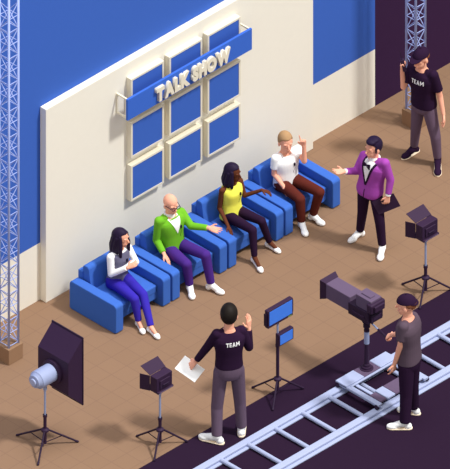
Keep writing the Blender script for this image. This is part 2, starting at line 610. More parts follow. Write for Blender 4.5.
# softbox lamp
g = ground(45.0, 446.5)
sb = thing('softbox_light', g, 'large black softbox with silver lamp head on tripod at front left corner', 'studio light')
make_stand(sb, 0.255, 0.49, 0.92, 0.42, ANG)
zc = 1.085
MB().tube((0, 0, 0.87), (0, 0, 0.95), 0.026, n=12).build('clamp', M_LAMP, sb)
lamp = MB().lathe((0, -0.20, zc), Y, [(0, 0.07), (0.006, 0.088), (0.02, 0.092), (0.05, 0.11), (0.06, 0.122), (0.33, 0.122), (0.34, 0.11)], 32)
lo = lamp.build('lamp_head', M_LAMP, sb, False)
MB().lathe((0, -0.222, zc), Y, [(0, 0.045), (0.004, 0.05), (0.03, 0.05)], 24).build('end_cap', M_RAIL, lo)
MB().lathe((0, 0.10, zc), Y, [(0, 0.125), (0.012, 0.165), (0.06, 0.165)], 32).build('speed_ring', M_BLACK, sb)
hx = 0.268
y0, y1 = 0.145, 0.40
b0, b1 = 0.245, 0.508
sbx = MB()
vs = [(-hx, y0, zc - b0), (hx, y0, zc - b0), (hx, y0, zc + b0), (-hx, y0, zc + b0),
      (-hx, y1, zc - b1), (hx, y1, zc - b1), (hx, y1, zc + b1), (-hx, y1, zc + b1)]
sbx.add(vs, [(0, 1, 2, 3), (4, 5, 1, 0), (5, 6, 2, 1), (6, 7, 3, 2), (7, 4, 0, 3), (4, 7, 6, 5)])
o = sbx.build('softbox_hood', M_BLACK, sb)
rim = MB()
for a, b_ in ((4, 5), (5, 6), (6, 7), (7, 4)):
    rim.rcone(vs[a], vs[b_], 0.011, n=8, k=2)
rim.build('rim', M_BLACKER, sb)
MB().box((-hx + 0.01, y1 - 0.002, zc - b1 + 0.01), (hx - 0.01, y1 + 0.008, zc + b1 - 0.01)).build('diffuser', M_WHITE, sb)

# monitor stand
ms = thing('monitor_stand', ground(277.6, 395.0), 'tripod stand carrying two blue monitors behind the raised hand', 'monitor stand')
make_stand(ms, 0.25, 0.78, 1.17, 0.345, (205, 338, 100))


def monitor(cy, zc, w_, h_, wings):
    b = MB().box((-0.01, cy - w_ / 2, zc - h_ / 2), (0.055, cy + w_ / 2, zc + h_ / 2), bev=0.008, seg=2)
    b.box((-0.05, cy - w_ * 0.3, zc - h_ * 0.3), (-0.01, cy + w_ * 0.3, zc + h_ * 0.3), bev=0.01, seg=2)
    mo = b.build('monitor', M_BLACK, ms)
    MB().box((0.05, cy - w_ / 2 + 0.02, zc - h_ / 2 + (0.04 if wings else 0.018)), (0.058, cy + w_ / 2 - 0.02, zc + h_ / 2 - 0.018)) \
        .build('screen', M_SCREEN, mo)
    if wings:
        for s in (-1, 1):
            MB().box((-0.005, cy + s * w_ / 2 - 0.012, zc - h_ * 0.36), (0.04, cy + s * (w_ / 2 + 0.022), zc + h_ * 0.34), bev=0.008, seg=2) \
                .build('side_grip', M_BLACKER, mo)
        MB().box((0.054, cy + w_ / 2 - 0.09, zc - h_ / 2 + 0.012), (0.059, cy + w_ / 2 - 0.03, zc - h_ / 2 + 0.026)) \
            .build('indicator_light', mat('dull_green_lamp', '6f8a54', 1.0), mo)


monitor(0.0, 1.275, 0.44, 0.265, True)
MB().rcone((0, 0, 1.10), (0, 0, 1.16), 0.02, n=10).build('monitor_clamp', M_LAMP, ms)
monitor(0.10, 0.865, 0.26, 0.18, False)
MB().rcone((0, 0, 0.80), (0.0, 0.06, 0.855), 0.016, n=8).build('monitor_arm', M_BLACK, ms)

# ------------------------------------------------------------------ track and dolly
tr = thing('dolly_track', (4.41, 1.0, 0), 'silver camera track like a ladder lying on the dark floor', 'camera track')
LO, HI = -3.4, 3.9


def rail(x0, x1, flip):
    m = MB()
    if flip:      # head on the far side of the flange
        m.box((x0, LO, 0), (x1, HI, 0.02), bev=0.004, seg=1)
        m.box((x0 + 0.004, LO, 0.02), (x0 + 0.105, HI, 0.058), bev=0.012, seg=2)
    else:
        m.box((x0, LO, 0), (x1, HI, 0.02), bev=0.004, seg=1)
        m.box((x0 + 0.004, LO, 0.02), (x0 + 0.105, HI, 0.058), bev=0.012, seg=2)
    m.build('rail', M_RAIL, tr)


rail(-0.42, -0.27, False)
rail(0.255, 0.41, False)
k = 0
y = 1.03 - 1.0 + 0.48 * 8
while y > LO:
    MB().tube((-0.32, y, 0.035), (0.27, y, 0.035), 0.03, n=12).build('cross_tube', M_RAIL, tr, False)
    y -= 0.48

dl = thing('camera_dolly', (4.375, 1.675, 0.06), 'low silver dolly with dark pedestal column rolling on the track', 'camera dolly')
YA, YB = -0.445, 0.445
zt = 0.075
for y0 in (YA, YB - 0.075):
    MB().box((-0.375, y0, 0.035), (0.375, y0 + 0.075, zt), bev=0.008, seg=2).build('end_beam', M_RAIL, dl)
MB().tube((-0.165, YA + 0.05, 0.068), (-0.165, YB - 0.05, 0.068), 0.016, n=10).build('cross_rod', M_RAIL, dl)
for y0 in (YA + 0.075, YB - 0.16):
    MB().box((-0.17, y0 + 0.05, 0.03), (0.14, y0 + 0.10, 0.055), bev=0.006, seg=1).build('deck_beam', M_RAIL, dl)
MB().box((-0.385, YA, 0.05), (-0.185, -0.13, zt + 0.012), bev=0.006, seg=1).build('deck_plate', M_RAIL, dl)
MB().box((-0.385, 0.155, 0.05), (-0.185, YB, zt + 0.012), bev=0.006, seg=1).build('deck_plate', M_RAIL, dl)
MB().box((0.11, YA + 0.20, 0.045), (0.34, YA + 0.34, zt + 0.002), bev=0.006, seg=1).build('deck_plate', M_RAIL, dl)
MB().box((0.11, YB - 0.20, 0.045), (0.34, YB - 0.06, zt + 0.002), bev=0.006, seg=1).build('deck_plate', M_RAIL, dl)
MB().box((0.13, YA + 0.085, 0.04), (0.33, YA + 0.19, zt - 0.004), bev=0.006, seg=1).build('foot_pad', M_CAMSIDE, dl)
MB().box((0.11, YA + 0.345, 0.045), (0.34, YB - 0.205, zt), bev=0.006, seg=1).build('foot_board', M_CAMSIDE, dl)
MB().box((-0.385, -0.13, 0.05), (-0.185, 0.155, zt + 0.006), bev=0.004, seg=1).build('pedestal_plate', M_CAMSIDE, dl)
for sx_ in (-0.345, 0.345):
    for y0 in (YA - 0.012, YB + 0.012 - 0.03):
        MB().lathe((sx_, y0, 0.033), Y, [(0, 0.02), (0.004, 0.034), (0.026, 0.034), (0.03, 0.02)], 18).build('wheel', M_BLACKER, dl)
px, py = -0.295, 0.02
pd = MB().lathe((px, py, zt), Z, [(0, 0.085), (0.015, 0.085), (0.02, 0.062), (0.04, 0.062), (0.045, 0.042), (0.075, 0.04), (0.08, 0.03),
                                  (0.40, 0.028), (0.405, 0.0)], 24)
pd.build('pedestal_column', M_BLACK, dl, False)
MB().tube((px, py, zt + 0.39), (px, py, 0.655), 0.034, n=18).build('riser_tube', M_LAMP, dl, False)
MB().lathe((px, py, 0), Z, [(0.65, 0.036), (0.675, 0.036), (0.68, 0.022), (0.70, 0.022), (0.715, 0.045), (0.755, 0.045), (0.77, 0.028),
                            (0.79, 0.028), (0.80, 0.06), (0.876, 0.06)], 20).build('pan_head', M_BLACKER, dl, False)

# the camera on the pedestal
ca = thing('studio_camera', (4.064, 1.70, 0.94), 'large mauve and black television camera on the dolly pedestal', 'camera')
bx = MB().box((-0.19, -0.13, 0), (0.17, 0.13, 0.17), bev=0.008, seg=2)
bx.box((0.17, -0.10, 0.01), (0.195, 0.10, 0.13), bev=0.006, seg=1)
cb = bx.build('camera_body', M_BLACKER, ca)
MB().box((-0.12, -0.139, 0.06), (0.10, -0.128, 0.09), bev=0.003, seg=1).build('side_panel', M_BLACK, cb)
MB().box((0.192, -0.07, 0.04), (0.20, 0.07, 0.10), bev=0.003, seg=1).build('rear_panel', M_BLACK, cb)
tp = MB().box((-0.075, -0.105, 0.165), (0.19, 0.085, 0.345), bev=0.008, seg=2)
tq = tp.build('top_housing', M_CAMSIDE, ca)
MB().box((-0.03, -0.055, 0.34), (0.13, 0.03, 0.362), bev=0.006, seg=1).build('top_cover', M_CAMSIDE, tq)
vf = MB().box((0.14, -0.14, 0.18), (0.235, 0.11, 0.315), bev=0.02, seg=2)
vf.box((0.235, -0.10, 0.205), (0.265, 0.07, 0.29), bev=0.008, seg=2)
vf.build('viewfinder', M_BLACK, ca)
MB().box((-0.62, -0.105, 0.01), (-0.18, 0.105, 0.235), bev=0.006, seg=1).build('lens_housing', M_CAMSIDE, ca)
hd = MB()
a0 = [(-0.60, -0.108, 0.007), (-0.60, 0.108, 0.007), (-0.60, 0.108, 0.238), (-0.60, -0.108, 0.238)]
a1 = [(-0.68, -0.138, -0.022), (-0.68, 0.138, -0.022), (-0.68, 0.138, 0.268), (-0.68, -0.138, 0.268)]
a2 = [(-0.68, -0.122, -0.008), (-0.68, 0.122, -0.008), (-0.68, 0.122, 0.254), (-0.68, -0.122, 0.254)]
a3 = [(-0.622, -0.10, 0.012), (-0.622, 0.10, 0.012), (-0.622, 0.10, 0.233), (-0.622, -0.10, 0.233)]
hv = a0 + a1 + a2 + a3
hf = []
for s in range(3):
    for i in range(4):
        j = (i + 1) % 4
        hf.append((s * 4 + i, s * 4 + j, s * 4 + 4 + j, s * 4 + 4 + i))
for i in range(4):
    j = (i + 1) % 4
    hf.append((12 + i, 12 + j, j, i))
hd.add(hv, hf)
hd.build('lens_hood', M_BLACK, ca)
MB().lathe((-0.625, 0, 0.12), X, [(0, 0.085), (-0.012, 0.085), (-0.018, 0.07), (-0.010, 0.0)], 24).build('lens', mat('lens_glass', '2a2440', 1.0, rough=0.15, spec=0.5), ca)
hp0, hp1 = V((0.05, 0.0, -0.055)), V((0.50, -0.165, 0.015))
hm = MB().tube(hp0, hp0.lerp(hp1, 0.62), 0.012, n=10)
ph = hm.build('pan_handle', M_LAMP, ca)
MB().rcone(hp0.lerp(hp1, 0.60), hp1 + (hp1 - hp0) * 0.06, 0.017, n=10, k=3).build('grip', M_BLACKER, ph)


# ================================================================== people
def lerp(a, b, t):
    return a + (b - a) * t


def table(tb, t):
    if t <= tb[0][0]:
        return tb[0][1], tb[0][2]
    for p, q in zip(tb, tb[1:]):
        if t <= q[0]:
            k = (t - p[0]) / (q[0] - p[0])
            return lerp(p[1], q[1], k), lerp(p[2], q[2], k)
    return tb[-1][1], tb[-1][2]


MALE = [(-0.22, .115, .095), (-0.1, .155, .112), (0, .163, .115), (.25, .15, .106), (.45, .15, .106), (.65, .172, .116), (.8, .184, .116),
        (.91, .168, .095), (.97, .10, .075), (1.02, .062, .06), (1.1, .055, .056)]
FEMALE = [(-0.22, .115, .095), (-0.1, .158, .112), (0, .160, .110), (.25, .128, .092), (.42, .116, .085), (.6, .132, .102), (.72, .142, .114),
          (.85, .146, .092), (.92, .128, .078), (.97, .08, .06), (1.02, .05, .05), (1.1, .045, .046)]


STROKES = {
    'T': (.60, [((0, .9), (.60, .9)), ((.30, 0), (.30, .9))]),
    'E': (.52, [((.1, 0), (.1, 1)), ((.1, .9), (.52, .9)), ((.1, .5), (.47, .5)), ((.1, .1), (.52, .1))]),
    'A': (.72, [((.09, 0), (.36, 1)), ((.63, 0), (.36, 1)), ((.18, .28), (.54, .28))]),
    'M': (.84, [((.1, 0), (.1, 1)), ((.74, 0), (.74, 1)), ((.1, .95), (.42, .35)), ((.74, .95), (.42, .35))]),
}


def stroke_text(txt, h, th=.19, gap=.13):
    """bold capitals drawn with straight bars, centred on the origin"""
    total = sum(STROKES[c][0] for c in txt) + gap * (len(txt) - 1)
    x, mb = -total / 2, MB()
    for ch in txt:
        wd_, bars = STROKES[ch]
        for (x0, y0), (x1, y1) in bars:
            d = V((x1 - x0, y1 - y0, 0))
            n = V((-d.y, d.x, 0)).normalized() * th / 2
            a, b = V((x + x0, y0 - .5, 0)), V((x + x1, y1 - .5, 0))
            mb.add([(a - n) * h, (b - n) * h, (b + n) * h, (a + n) * h], [(0, 1, 2, 3)])
        x += wd_ + gap
    return mb.mesh('strokes')


class Person:
    def __init__(s, name, key, f, face, S, label, female=False, pitch=0.0, seated=False, wk=1.0):
        d = JOINTS[key]
        s.key, s.S, s.female, s.seated, s.wk = key, S, female, seated, wk
        s.root = thing(name, (d['at'][0], d['at'][1], 0), label, 'person')
        s.J = {k: V(v) for k, v in d.items() if k != 'at'}
        s.f = W(f[0], f[1], 0).normalized()
        s.lat = Z.cross(s.f)                      # the person's left
        J = s.J
        s.slat = (J['LS'] - J['RS']).normalized()
        s.up = (J['NK'] - J['PE']).normalized()
        hw = .088 * S
        low = 0.02 if seated else -0.03
        J['LH'] = J['PE'] + s.lat * hw + Z * low * S
        J['RH'] = J['PE'] - s.lat * hw + Z * low * S
        hf = W(face[0], face[1], 0).normalized()
        s.hl = Z.cross(hf)
        s.hf = (hf * math.cos(pitch) - Z * math.sin(pitch)).normalized()
        s.hu = s.hf.cross(s.hl).normalized()
        s.hs = 1.1 * S
        s.HD = J['NK'] + hf * 0.022 * S + Z * 0.172 * S
        s.hands = {}

    # ---- torso rings
    def frame(s, t):
        k = min(max(t, 0), 1)
        a = s.lat.lerp(s.slat, k)
        a = (a - s.up * a.dot(s.up)).normalized()
        b = a.cross(s.up).normalized()            # forward
        return s.J['PE'] + (s.J['NK'] - s.J['PE']) * t, a, b

    def torso(s, mb, t0, t1, inf, n=15, wk=1.0, pw=2.3):
        tb = FEMALE if s.female else MALE
        rings = []
        for i in range(n):
            t = t0 + (t1 - t0) * i / (n - 1)
            c, a, b = s.frame(t)
            hw, hd = table(tb, t)
            rings.append((c, a, b, hw * s.S * wk * s.wk + inf, hd * s.S + inf))
        mb.loft(rings, 28, pw)

    def shoulders(s, mb, r, inf=0.0):
        for k in 'LR':
            c, a, b = s.frame(0.84)
            sh = s.J[k + 'S']
            mb.rcone(sh, lerp(sh, c, 0.55), r * s.S + inf, r * 1.15 * s.S + inf)
            mb.rcone(sh + s.up * .002, s.J['NK'] - s.up * .035 * s.S, r * .9 * s.S + inf, r * .8 * s.S + inf)

    # ---- head
    def ax(s, f, l, u):
        return s.HD + (s.hf * f + s.hl * l + s.hu * u) * s.hs

    def head(s, mb):
        H = (s.hl, s.hf, s.hu)
        k = s.hs
        mb.ell(s.ax(-.008, 0, .028), (.075 * k, .094 * k, .092 * k), H)
        mb.ell(s.ax(.022, 0, -.045), (.058 * k, .068 * k, .072 * k), H)
        mb.ell(s.ax(.055, 0, -.088), (.03 * k, .028 * k, .026 * k), H)
        mb.ell(s.ax(.052, 0, -.005), (.056 * k, .036 * k, .05 * k), H)
        for q in (-1, 1):
            mb.ell(s.ax(-.005, q * .077, -.012), (.011 * k, .02 * k, .031 * k), H)
            mb.ell(s.ax(.075, q * .028, .022), (.026 * k, .014 * k, .009 * k), H)       # brow
        mb.rcone(s.ax(.088, 0, .008), s.ax(.108, 0, -.026), .008 * k, .013 * k, n=10)   # nose
        mb.ell(s.ax(.086, 0, -.062), (.024 * k, .012 * k, .008 * k), H)                 # lips
        mb.rcone(s.J['NK'] - s.up * .05 * s.S, s.ax(-.015, 0, -.05), (.047 if s.female else .056) * s.S, (.043 if s.female else .05) * s.S)

    # ---- hand
    def hand(s, mb, k, normal, thumb, curls=(.25, .25, .3, .35), tc=.2, spread=.07):
        J, S = s.J, s.S * (0.93 if s.female else 1.0)
        w = J[k + 'W']
        d = (J[k + 'Ht'] - w).normalized()
        n = V(normal)
        n = (n - d * n.dot(d)).normalized()
        sd = d.cross(n)
        if sd.dot(V(thumb)) < 0:
            sd = -sd
        rings = []
        for t, hw, hd in ((-.02, .026, .02), (.015, .03, .019), (.05, .039, .017), (.085, .043, .0145), (.097, .04, .011)):
            rings.append((w + d * t * S, sd, n, hw * S, hd * S))
        mb.loft(rings, 18, 2.4)
        for i, (o, L) in enumerate(((.032, .074), (.011, .083), (-.0108, .077), (-.032, .06))):
            p = w + d * (.088 - abs(o) * .16) * S + sd * o * S
            a = curls[i]
            ang = 0.0
            r = .0094 * S
            dd = (d + sd * (spread * (o / .032))).normalized()
            for q in range(3):
                ang += a * (0.7, 1.2, 0.9)[q]
                dv = dd * math.cos(ang) + n * math.sin(ang)
                e = p + dv * L * S * (.45, .31, .26)[q]
                mb.rcone(p, e, r, r * .93, n=10, k=3)
                p, r = e, r * .93
        p = w + d * .022 * S + sd * .024 * S
        v1 = (d * .62 + sd * .72 + n * .22).normalized()
        e = p + v1 * .045 * S
        mb.rcone(p, e, .0155 * S, .012 * S, n=10, k=3)
        v2 = (d * (.85) + sd * (.45 - tc) + n * (.15 + tc)).normalized()
        mb.rcone(e, e + v2 * .034 * S, .0118 * S, .0095 * S, n=10, k=3)
        s.hands[k] = (w + d * .075 * S, d, n, sd)

    # ---- one continuous skin
    def body(s, skin, feat, hands, barefoot=False):
        J, S = s.J, s.S
        fm = .88 if s.female else 1.0
        mb = MB()
        s.torso(mb, -.2, 1.06, -.004 * S)
        s.shoulders(mb, .047 * fm)
        for k in 'LR':
            mb.rcone(J[k + 'S'], J[k + 'E'], .045 * S * fm, .036 * S * fm)
            mb.rcone(J[k + 'E'], J[k + 'W'], .0365 * S * fm, .0255 * S * fm)
            mb.rcone(J[k + 'H'], J[k + 'K'], .073 * S, .05 * S)
            mb.rcone(J[k + 'K'], J[k + 'A'], .05 * S, .032 * S)
            t, a = J[k + 'T'], J[k + 'A']
            mb.rcone(a, lerp(a, t, .62), .033 * S, .024 * S)
            mb.rcone(lerp(a, t, .62), lerp(a, t, .9), .024 * S, .016 * S)
            s.hand(mb, k, *hands[k][0], **hands[k][1])
        s.head(mb)
        hs = s.hs
        spots = []
        for q in (-1, 1):
            spots.append((s.ax(.089, q * .029, .006), .0095 * hs, .016 * hs))
        mouth = s.ax(.098, 0, -.062)

        def post(me):
            for p in me.polygons:
                c = p.center
                for e, rv, rl in spots:
                    dlt = c - e
                    if abs(dlt.dot(s.hu)) < rv * .6 and abs(dlt.dot(s.hl)) < rl * .75 and dlt.dot(s.hf) > -.03:
                        p.material_index = 1
                dlt = c - mouth
                if abs(dlt.dot(s.hu)) < .0035 * hs and abs(dlt.dot(s.hl)) < .022 * hs and dlt.dot(s.hf) > -.03:
                    p.material_index = 1
        s.bodyo = mb.remeshed('body', [skin, feat], s.root, .005, 2, post=post)

    # ---- garments
    def top(s, name, m, t0, t1, inf=.012, sleeve=None, r=(.056, .047, .036), cut=1.0, wk=1.0, sh=.055, it=3, frac=.72):
        """sleeve: None, 'short' or 'long'"""
        J, S = s.J, s.S
        fm = .9 if s.female else 1.0
        mb = MB()
        s.torso(mb, t0, t1, inf * S, wk=wk)
        if sleeve:
            s.shoulders(mb, sh * fm)
            for k in 'LR':
                a, e, w = J[k + 'S'], J[k + 'E'], J[k + 'W']
                if sleeve == 'short':
                    en = lerp(a, e, frac)
                    mb.ell(a, (r[0] * S * fm,) * 3)
                    mb.tube(a, en, r[0] * S * fm, r[1] * 1.12 * S * fm, n=20)
                else:
                    mb.rcone(a, e, r[0] * S * fm, r[1] * S * fm)
                    mb.ell(e, (r[1] * S * fm,) * 3)
                    mb.tube(e, lerp(e, w, cut), r[1] * S * fm, r[2] * S * fm, n=20)
        return mb.remeshed(name, m, s.root, .0075, it)

    def trousers(s, m, top=.14, r=(.092, .064, .05), end=.97, inf=.012):
        J, S = s.J, s.S
        mb = MB()
        s.torso(mb, -.2, top, inf * S, n=8)
        for k in 'LR':
            h, kn, a = J[k + 'H'], J[k + 'K'], J[k + 'A']
            mb.rcone(h, kn, r[0] * S, r[1] * S)
            mb.tube(kn, lerp(kn, a, end), r[1] * S, r[2] * S, n=20)
            mb.ell(kn, (r[1] * S,) * 3)
        return mb.remeshed('trousers', m, s.root, .0075, 3)

    def shoes(s, m, sole=None, high=True):
        J, S = s.J, s.S
        for k in 'LR':
            a, t = J[k + 'A'], J[k + 'T']
            d = V((t.x - a.x, t.y - a.y, 0)).normalized()
            sd = Z.cross(d)
            heel = V((a.x, a.y, .036 * S)) - d * .035 * S
            L = (V((t.x, t.y, 0)) - V((a.x, a.y, 0))).length
            L = max(L, .165 * S)
            ball = V((a.x, a.y, .03 * S)) + d * (L - .045 * S)
            tip = V((a.x, a.y, .026 * S)) + d * L
            fm = .86 if s.female else 1.0
            mb = MB()
            if high:
                mb.rcone(a + Z * .02 * S, a - d * .005, .045 * S, .047 * S)
                mb.rcone(a - Z * .01 * S, ball + Z * .005 * S, .046 * S, .035 * S)
                mb.ell(heel, (.04 * S, .044 * S, .045 * S), (sd, d, Z))
                mb.ell(ball, (.047 * S, .075 * S, .036 * S), (sd, d, Z))
                mb.ell(tip - d * .02 * S, (.04 * S, .05 * S, .03 * S), (sd, d, Z))
            else:
                mb.ell(heel + Z * .004, (.04 * S, .042 * S, .044 * S), (sd, d, Z))
                mb.rcone(heel - Z * .004, ball - Z * .004, .032 * S * fm, .035 * S * fm)
                mb.ell(ball + Z * .003, (.042 * S, .055 * S, .033 * S), (sd, d, Z))
                mb.ell(tip - d * .018 * S, (.033 * S, .04 * S, .028 * S), (sd, d, Z))
            o = mb.remeshed('shoe', m, s.root, .006, 3, floor=.002)
            if sole:
                q = MB()
                rr = []
                for tt, hw in ((-.085, .012), (-.075, .028), (-.05, .041), (0, .044), (L * .5, .046), (L - .05, .051), (L - .005, .043), (L + .022, .022), (L + .03, .01)):
                    rr.append((V((a.x, a.y, .010 * S)) + d * tt * (S if tt < 0 else 1), sd, Z, hw * S, .0095 * S))
                q.loft(rr, 16, 4.0)
                q.build('sole', sole, o, True)

    # ---- hair and caps
    def hair(s, m, style='short', extra=None, name='hair'):
        k = s.hs
        H = (s.hl, s.hf, s.hu)
        lo, hi = .80, 1.09

        def fn(q):
            l, f, u = q
            if style == 'cap':
                thr = .14
            elif style == 'undercap':
                thr = (.9 if f > .15 else -.25 + 2.0 * max(f + .2, 0)) if f > -.6 else -.5
            elif style == 'long':
                thr = .52 if f > .55 else (-.6 + 1.9 * max(f + .05, 0) if f > -.05 else -.9)
            elif style == 'back':
                thr = .5 if f > .6 else (-.25 + 1.1 * max(f, 0) if f > -.2 else -.85)
            else:
                thr = .46 if f > .55 else (-.30 + 1.25 * max(f, 0) if f > -.25 else -.62)
            x = max(0.0, min(1.0, (u - thr) / .16 + .5))
            x = x * x * (3 - 2 * x)
            top_ = hi + (.07 * max(u, 0) if style in ('short', 'back') else .05 if style == 'cap' else 0)
            return lo + (top_ - lo) * x
        mb = MB()
        mb.ell(s.ax(-.010, 0, .026), (.078 * k, .097 * k, .097 * k), H, n=40, k=28, fn=fn)
        if extra:
            extra(mb)
        return mb.remeshed(name, m, s.root, .006, 2)

    def cap(s, m, back=False, tilt=0.0):
        o = s.hair(m, 'cap', name='cap')
        k = s.hs
        sg_ = -1 if back else 1
        fw = s.hf * sg_
        c = s.ax(.055 * sg_, 0, .052)
        mb = MB()
        pts = []
        for i in range(13):
            t = -PI / 2 + PI * i / 12
            pts.append(c + fw * (math.cos(t) * (.08 if back else .11) * k) + s.hl * (math.sin(t) * .073 * k) - s.hu * (.022 * math.cos(t) * k))
        mb.prism(pts, .008, s.hu)
        mb.build('cap_brim', m, o)
        MB().ell(s.ax(-.01, 0, .137), (.010 * k,) * 3, n=10, k=6).build('cap_button', m, o, True)
        return o

    # ---- surface helpers
    def bvh(s, o):
        me = o.data
        return BVHTree.FromPolygons([v.co for v in me.vertices], [tuple(p.vertices) for p in me.polygons])

    def strip(s, src, name, m, t0, t1, lo, hi, off, rows=26, cols=7, both=False):
        """cloth panel lying on the front of a garment between the widths lo(t) and hi(t)"""
        tree = s.bvh(src)
        vs, fs = [], []
        for sg_ in ((-1, 1) if both else (1,)):
            o = len(vs)
            for i in range(rows):
                t = lerp(t0, t1, i / (rows - 1))
                c, a, b = s.frame(t)
                for j in range(cols):
                    l = lerp(lo(t), hi(t), j / (cols - 1)) * s.S * sg_
                    h = tree.ray_cast(c + a * l + b * .6, -b)
                    q = h[0] if h[0] else c + a * l + b * .09
                    vs.append(q + b * off)
            for i in range(rows - 1):
                for j in range(cols - 1):
                    k = o + i * cols + j
                    fs.append((k, k + 1, k + cols + 1, k + cols))
        n = bpy.data.meshes.new(name)
        n.from_pydata([tuple(v) for v in vs], [], fs)
        return link(name, n, m, s.root, True)

    def collar(s, m):
        mb = MB()
        rings = []
        for t, hw, hd in ((.90, .095, .08), (.95, .082, .074), (1.0, .072, .07), (1.04, .067, .066)):
            c, a, b = s.frame(t)
            rings.append((c + s.up * (t - min(t, 1)) * .4 * s.S, a, b, hw * s.S, hd * s.S))
        mb.loft(rings, 24, 2.1)
        return mb.build('shirt_collar', m, s.root, True)

    def lettering(s, src, txt, size, t, l, back=False, m=None):
        tree = s.bvh(src)
        c, a, b = s.frame(t)
        if back:
            a, b = -a, -b
        me = stroke_text(txt, size * .74)
        # text reads left to right for someone facing the garment
        bm = bmesh.new()
        bm.from_mesh(me)
        bmesh.ops.triangulate(bm, faces=bm.faces[:])
        for v in bm.verts:
            p = c + a * (l + v.co.x) + s.up * v.co.y
            h = tree.ray_cast(p + b * .6, -b)
            if h[0]:
                v.co = h[0] + b * .009
            else:
                v.co = p + b * .14
        bm.to_mesh(me)
        bm.free()
        return link('lettering', me, m or M_WHITE, s.root)

    def on_chest(s, src, t, l):
        tree = s.bvh(src)
        c, a, b = s.frame(t)
        h = tree.ray_cast(c + a * l + b * .6, -b)
        return (h[0] if h[0] else c + b * .13) + s.root.location, a, b


def mic(p, src, t, l, label):
    q, a, b = p.on_chest(src, t, l)
    r = thing('lapel_microphone', q, label, 'microphone', 'lapel microphones on the guests')
    mb = MB().rcone(b * .008 + p.up * .012, b * .008 - p.up * .012, .012, n=10, k=4)
    mb.build('capsule', M_WIRE, r, True)
    wv = MB()
    prev = None
    tree = p.bvh(src)
    L = (p.J['NK'] - p.J['PE']).length
    for i in range(7):
        c, aa, bb = p.frame(t - .02 - i * .045)
        h = tree.ray_cast(c + aa * (l + .012 * math.sin(i * .9)) + bb * .6, -bb)
        if h[0]:
            pt = h[0] + bb * .003 + p.root.location - q
            if prev:
                wv.tube(prev, pt, .0016, n=6)
            prev = pt
    if wv.v:
        wv.build('wire', M_WIRE, r)


def H(n, th, **k):
    return ((n, th), k)


# ---------------------------------------------------------------- the host
p = Person('person', 'host', (-.58, .81), (-.78, .62), 1.0, 'standing man in a purple dinner jacket and bow tie, one arm stretched to an armchair', pitch=.0)
p.body(M_SKIN, M_SKINF, {'R': H(W(.1, .45, .9), W(.1, -.8, .6), curls=(.05, .12, .2, .25), spread=.1),
                         'L': H(W(-.3, -.95, 0), W(-.9, .3, .1), curls=(.55, .6, .65, .7), tc=.25)})
jk = p.top('jacket', M_PURPLE, -.14, .965, .02, 'long', (.06, .05, .041), cut=.86, sh=.06)
p.collar(M_WHITE)
cf = MB()
for k in 'LR':
    e, w = p.J[k + 'E'], p.J[k + 'W']
    cf.tube(lerp(e, w, .8), lerp(e, w, .97), .036, .034, n=18)
cf.build('shirt_cuffs', M_WHITE, p.root)
p.strip(jk, 'lapels', M_BLACKC, .27, .985, lambda t: .075 * max(0, t - .36) / .6, lambda t: .014 + .095 * (t - .27) / .7, .006, both=True)
p.strip(jk, 'shirt_front', M_WHITE, .36, .985, lambda t: -.077 * (t - .36) / .6, lambda t: .077 * (t - .36) / .6, .004, cols=11)
p.strip(jk, 'jacket_opening', M_BLACKC, -.12, .14, lambda t: -.006, lambda t: .006, .003, cols=2)
c, a, b = p.frame(.87)
pos = p.on_chest(jk, .91, 0)[0] - p.root.location
bt = MB()
for sg_ in (-1, 1):
    q = pos + b * .03 + a * sg_ * .006
    e = q + a * sg_ * .055 + b * .006
    bt.add([q + p.up * .014, q - p.up * .014, e - p.up * .04, e + p.up * .04,
            q + p.up * .014 + b * .014, q - p.up * .014 + b * .014, e - p.up * .04 + b * .014, e + p.up * .04 + b * .014],
           [(0, 1, 2, 3), (7, 6, 5, 4), (0, 4, 5, 1), (1, 5, 6, 2), (2, 6, 7, 3), (3, 7, 4, 0)])
bt.ell(pos + b * .038, (.013, .013, .013), n=10, k=6)
bt.build('bow_tie', M_BLACKC, p.root)
p.trousers(M_BLACKC, .1, (.088, .064, .052), end=.93)
p.shoes(M_SHOE)


def quiff(mb):
    k = p.hs
    Hx = (p.hl, p.hf, p.hu)
    mb.ell(p.ax(.045, .012, .108), (.062 * k, .058 * k, .036 * k), Hx)
    mb.ell(p.ax(.0, 0, .115), (.066 * k, .075 * k, .03 * k), Hx)
    for q in (-1, 1):
        mb.rcone(p.ax(.022, q * .074, .03), p.ax(.02, q * .072, -.03), .014 * k, .008 * k)


p.hair(M_HAIR, 'short', quiff)
host = p
# folder in the hand
fw = W(.90, 0, .44).normalized()
fd = W(.28, .1, -.92)
fd = (fd - fw * fd.dot(fw)).normalized()
fn_ = fw.cross(fd).normalized()
hc, hd_, hn, hsd = p.hands['L']
fo = thing('folder', p.root.location + hc - hd_ * .0 + hn * .032, 'thin dark purple folder held in the left hand of the man in the purple jacket', 'folder')
off = V((0, 0, 0))
A0 = -fw * .175 - fd * .045
m = MB().prism([A0, A0 + fw * .30, A0 + fw * .30 + fd * .20, A0 + fd * .20], .010, fn_)
m.build('cover', M_BLACK, fo)
m = MB().prism([A0 + fd * .006 + fw * .006 + fn_ * .010, A0 + fw * .294 + fd * .006 + fn_ * .010, A0 + fw * .294 + fd * .194 + fn_ * .010, A0 + fw * .006 + fd * .194 + fn_ * .010], .004, fn_)
m.build('flap', M_BLACK, fo)

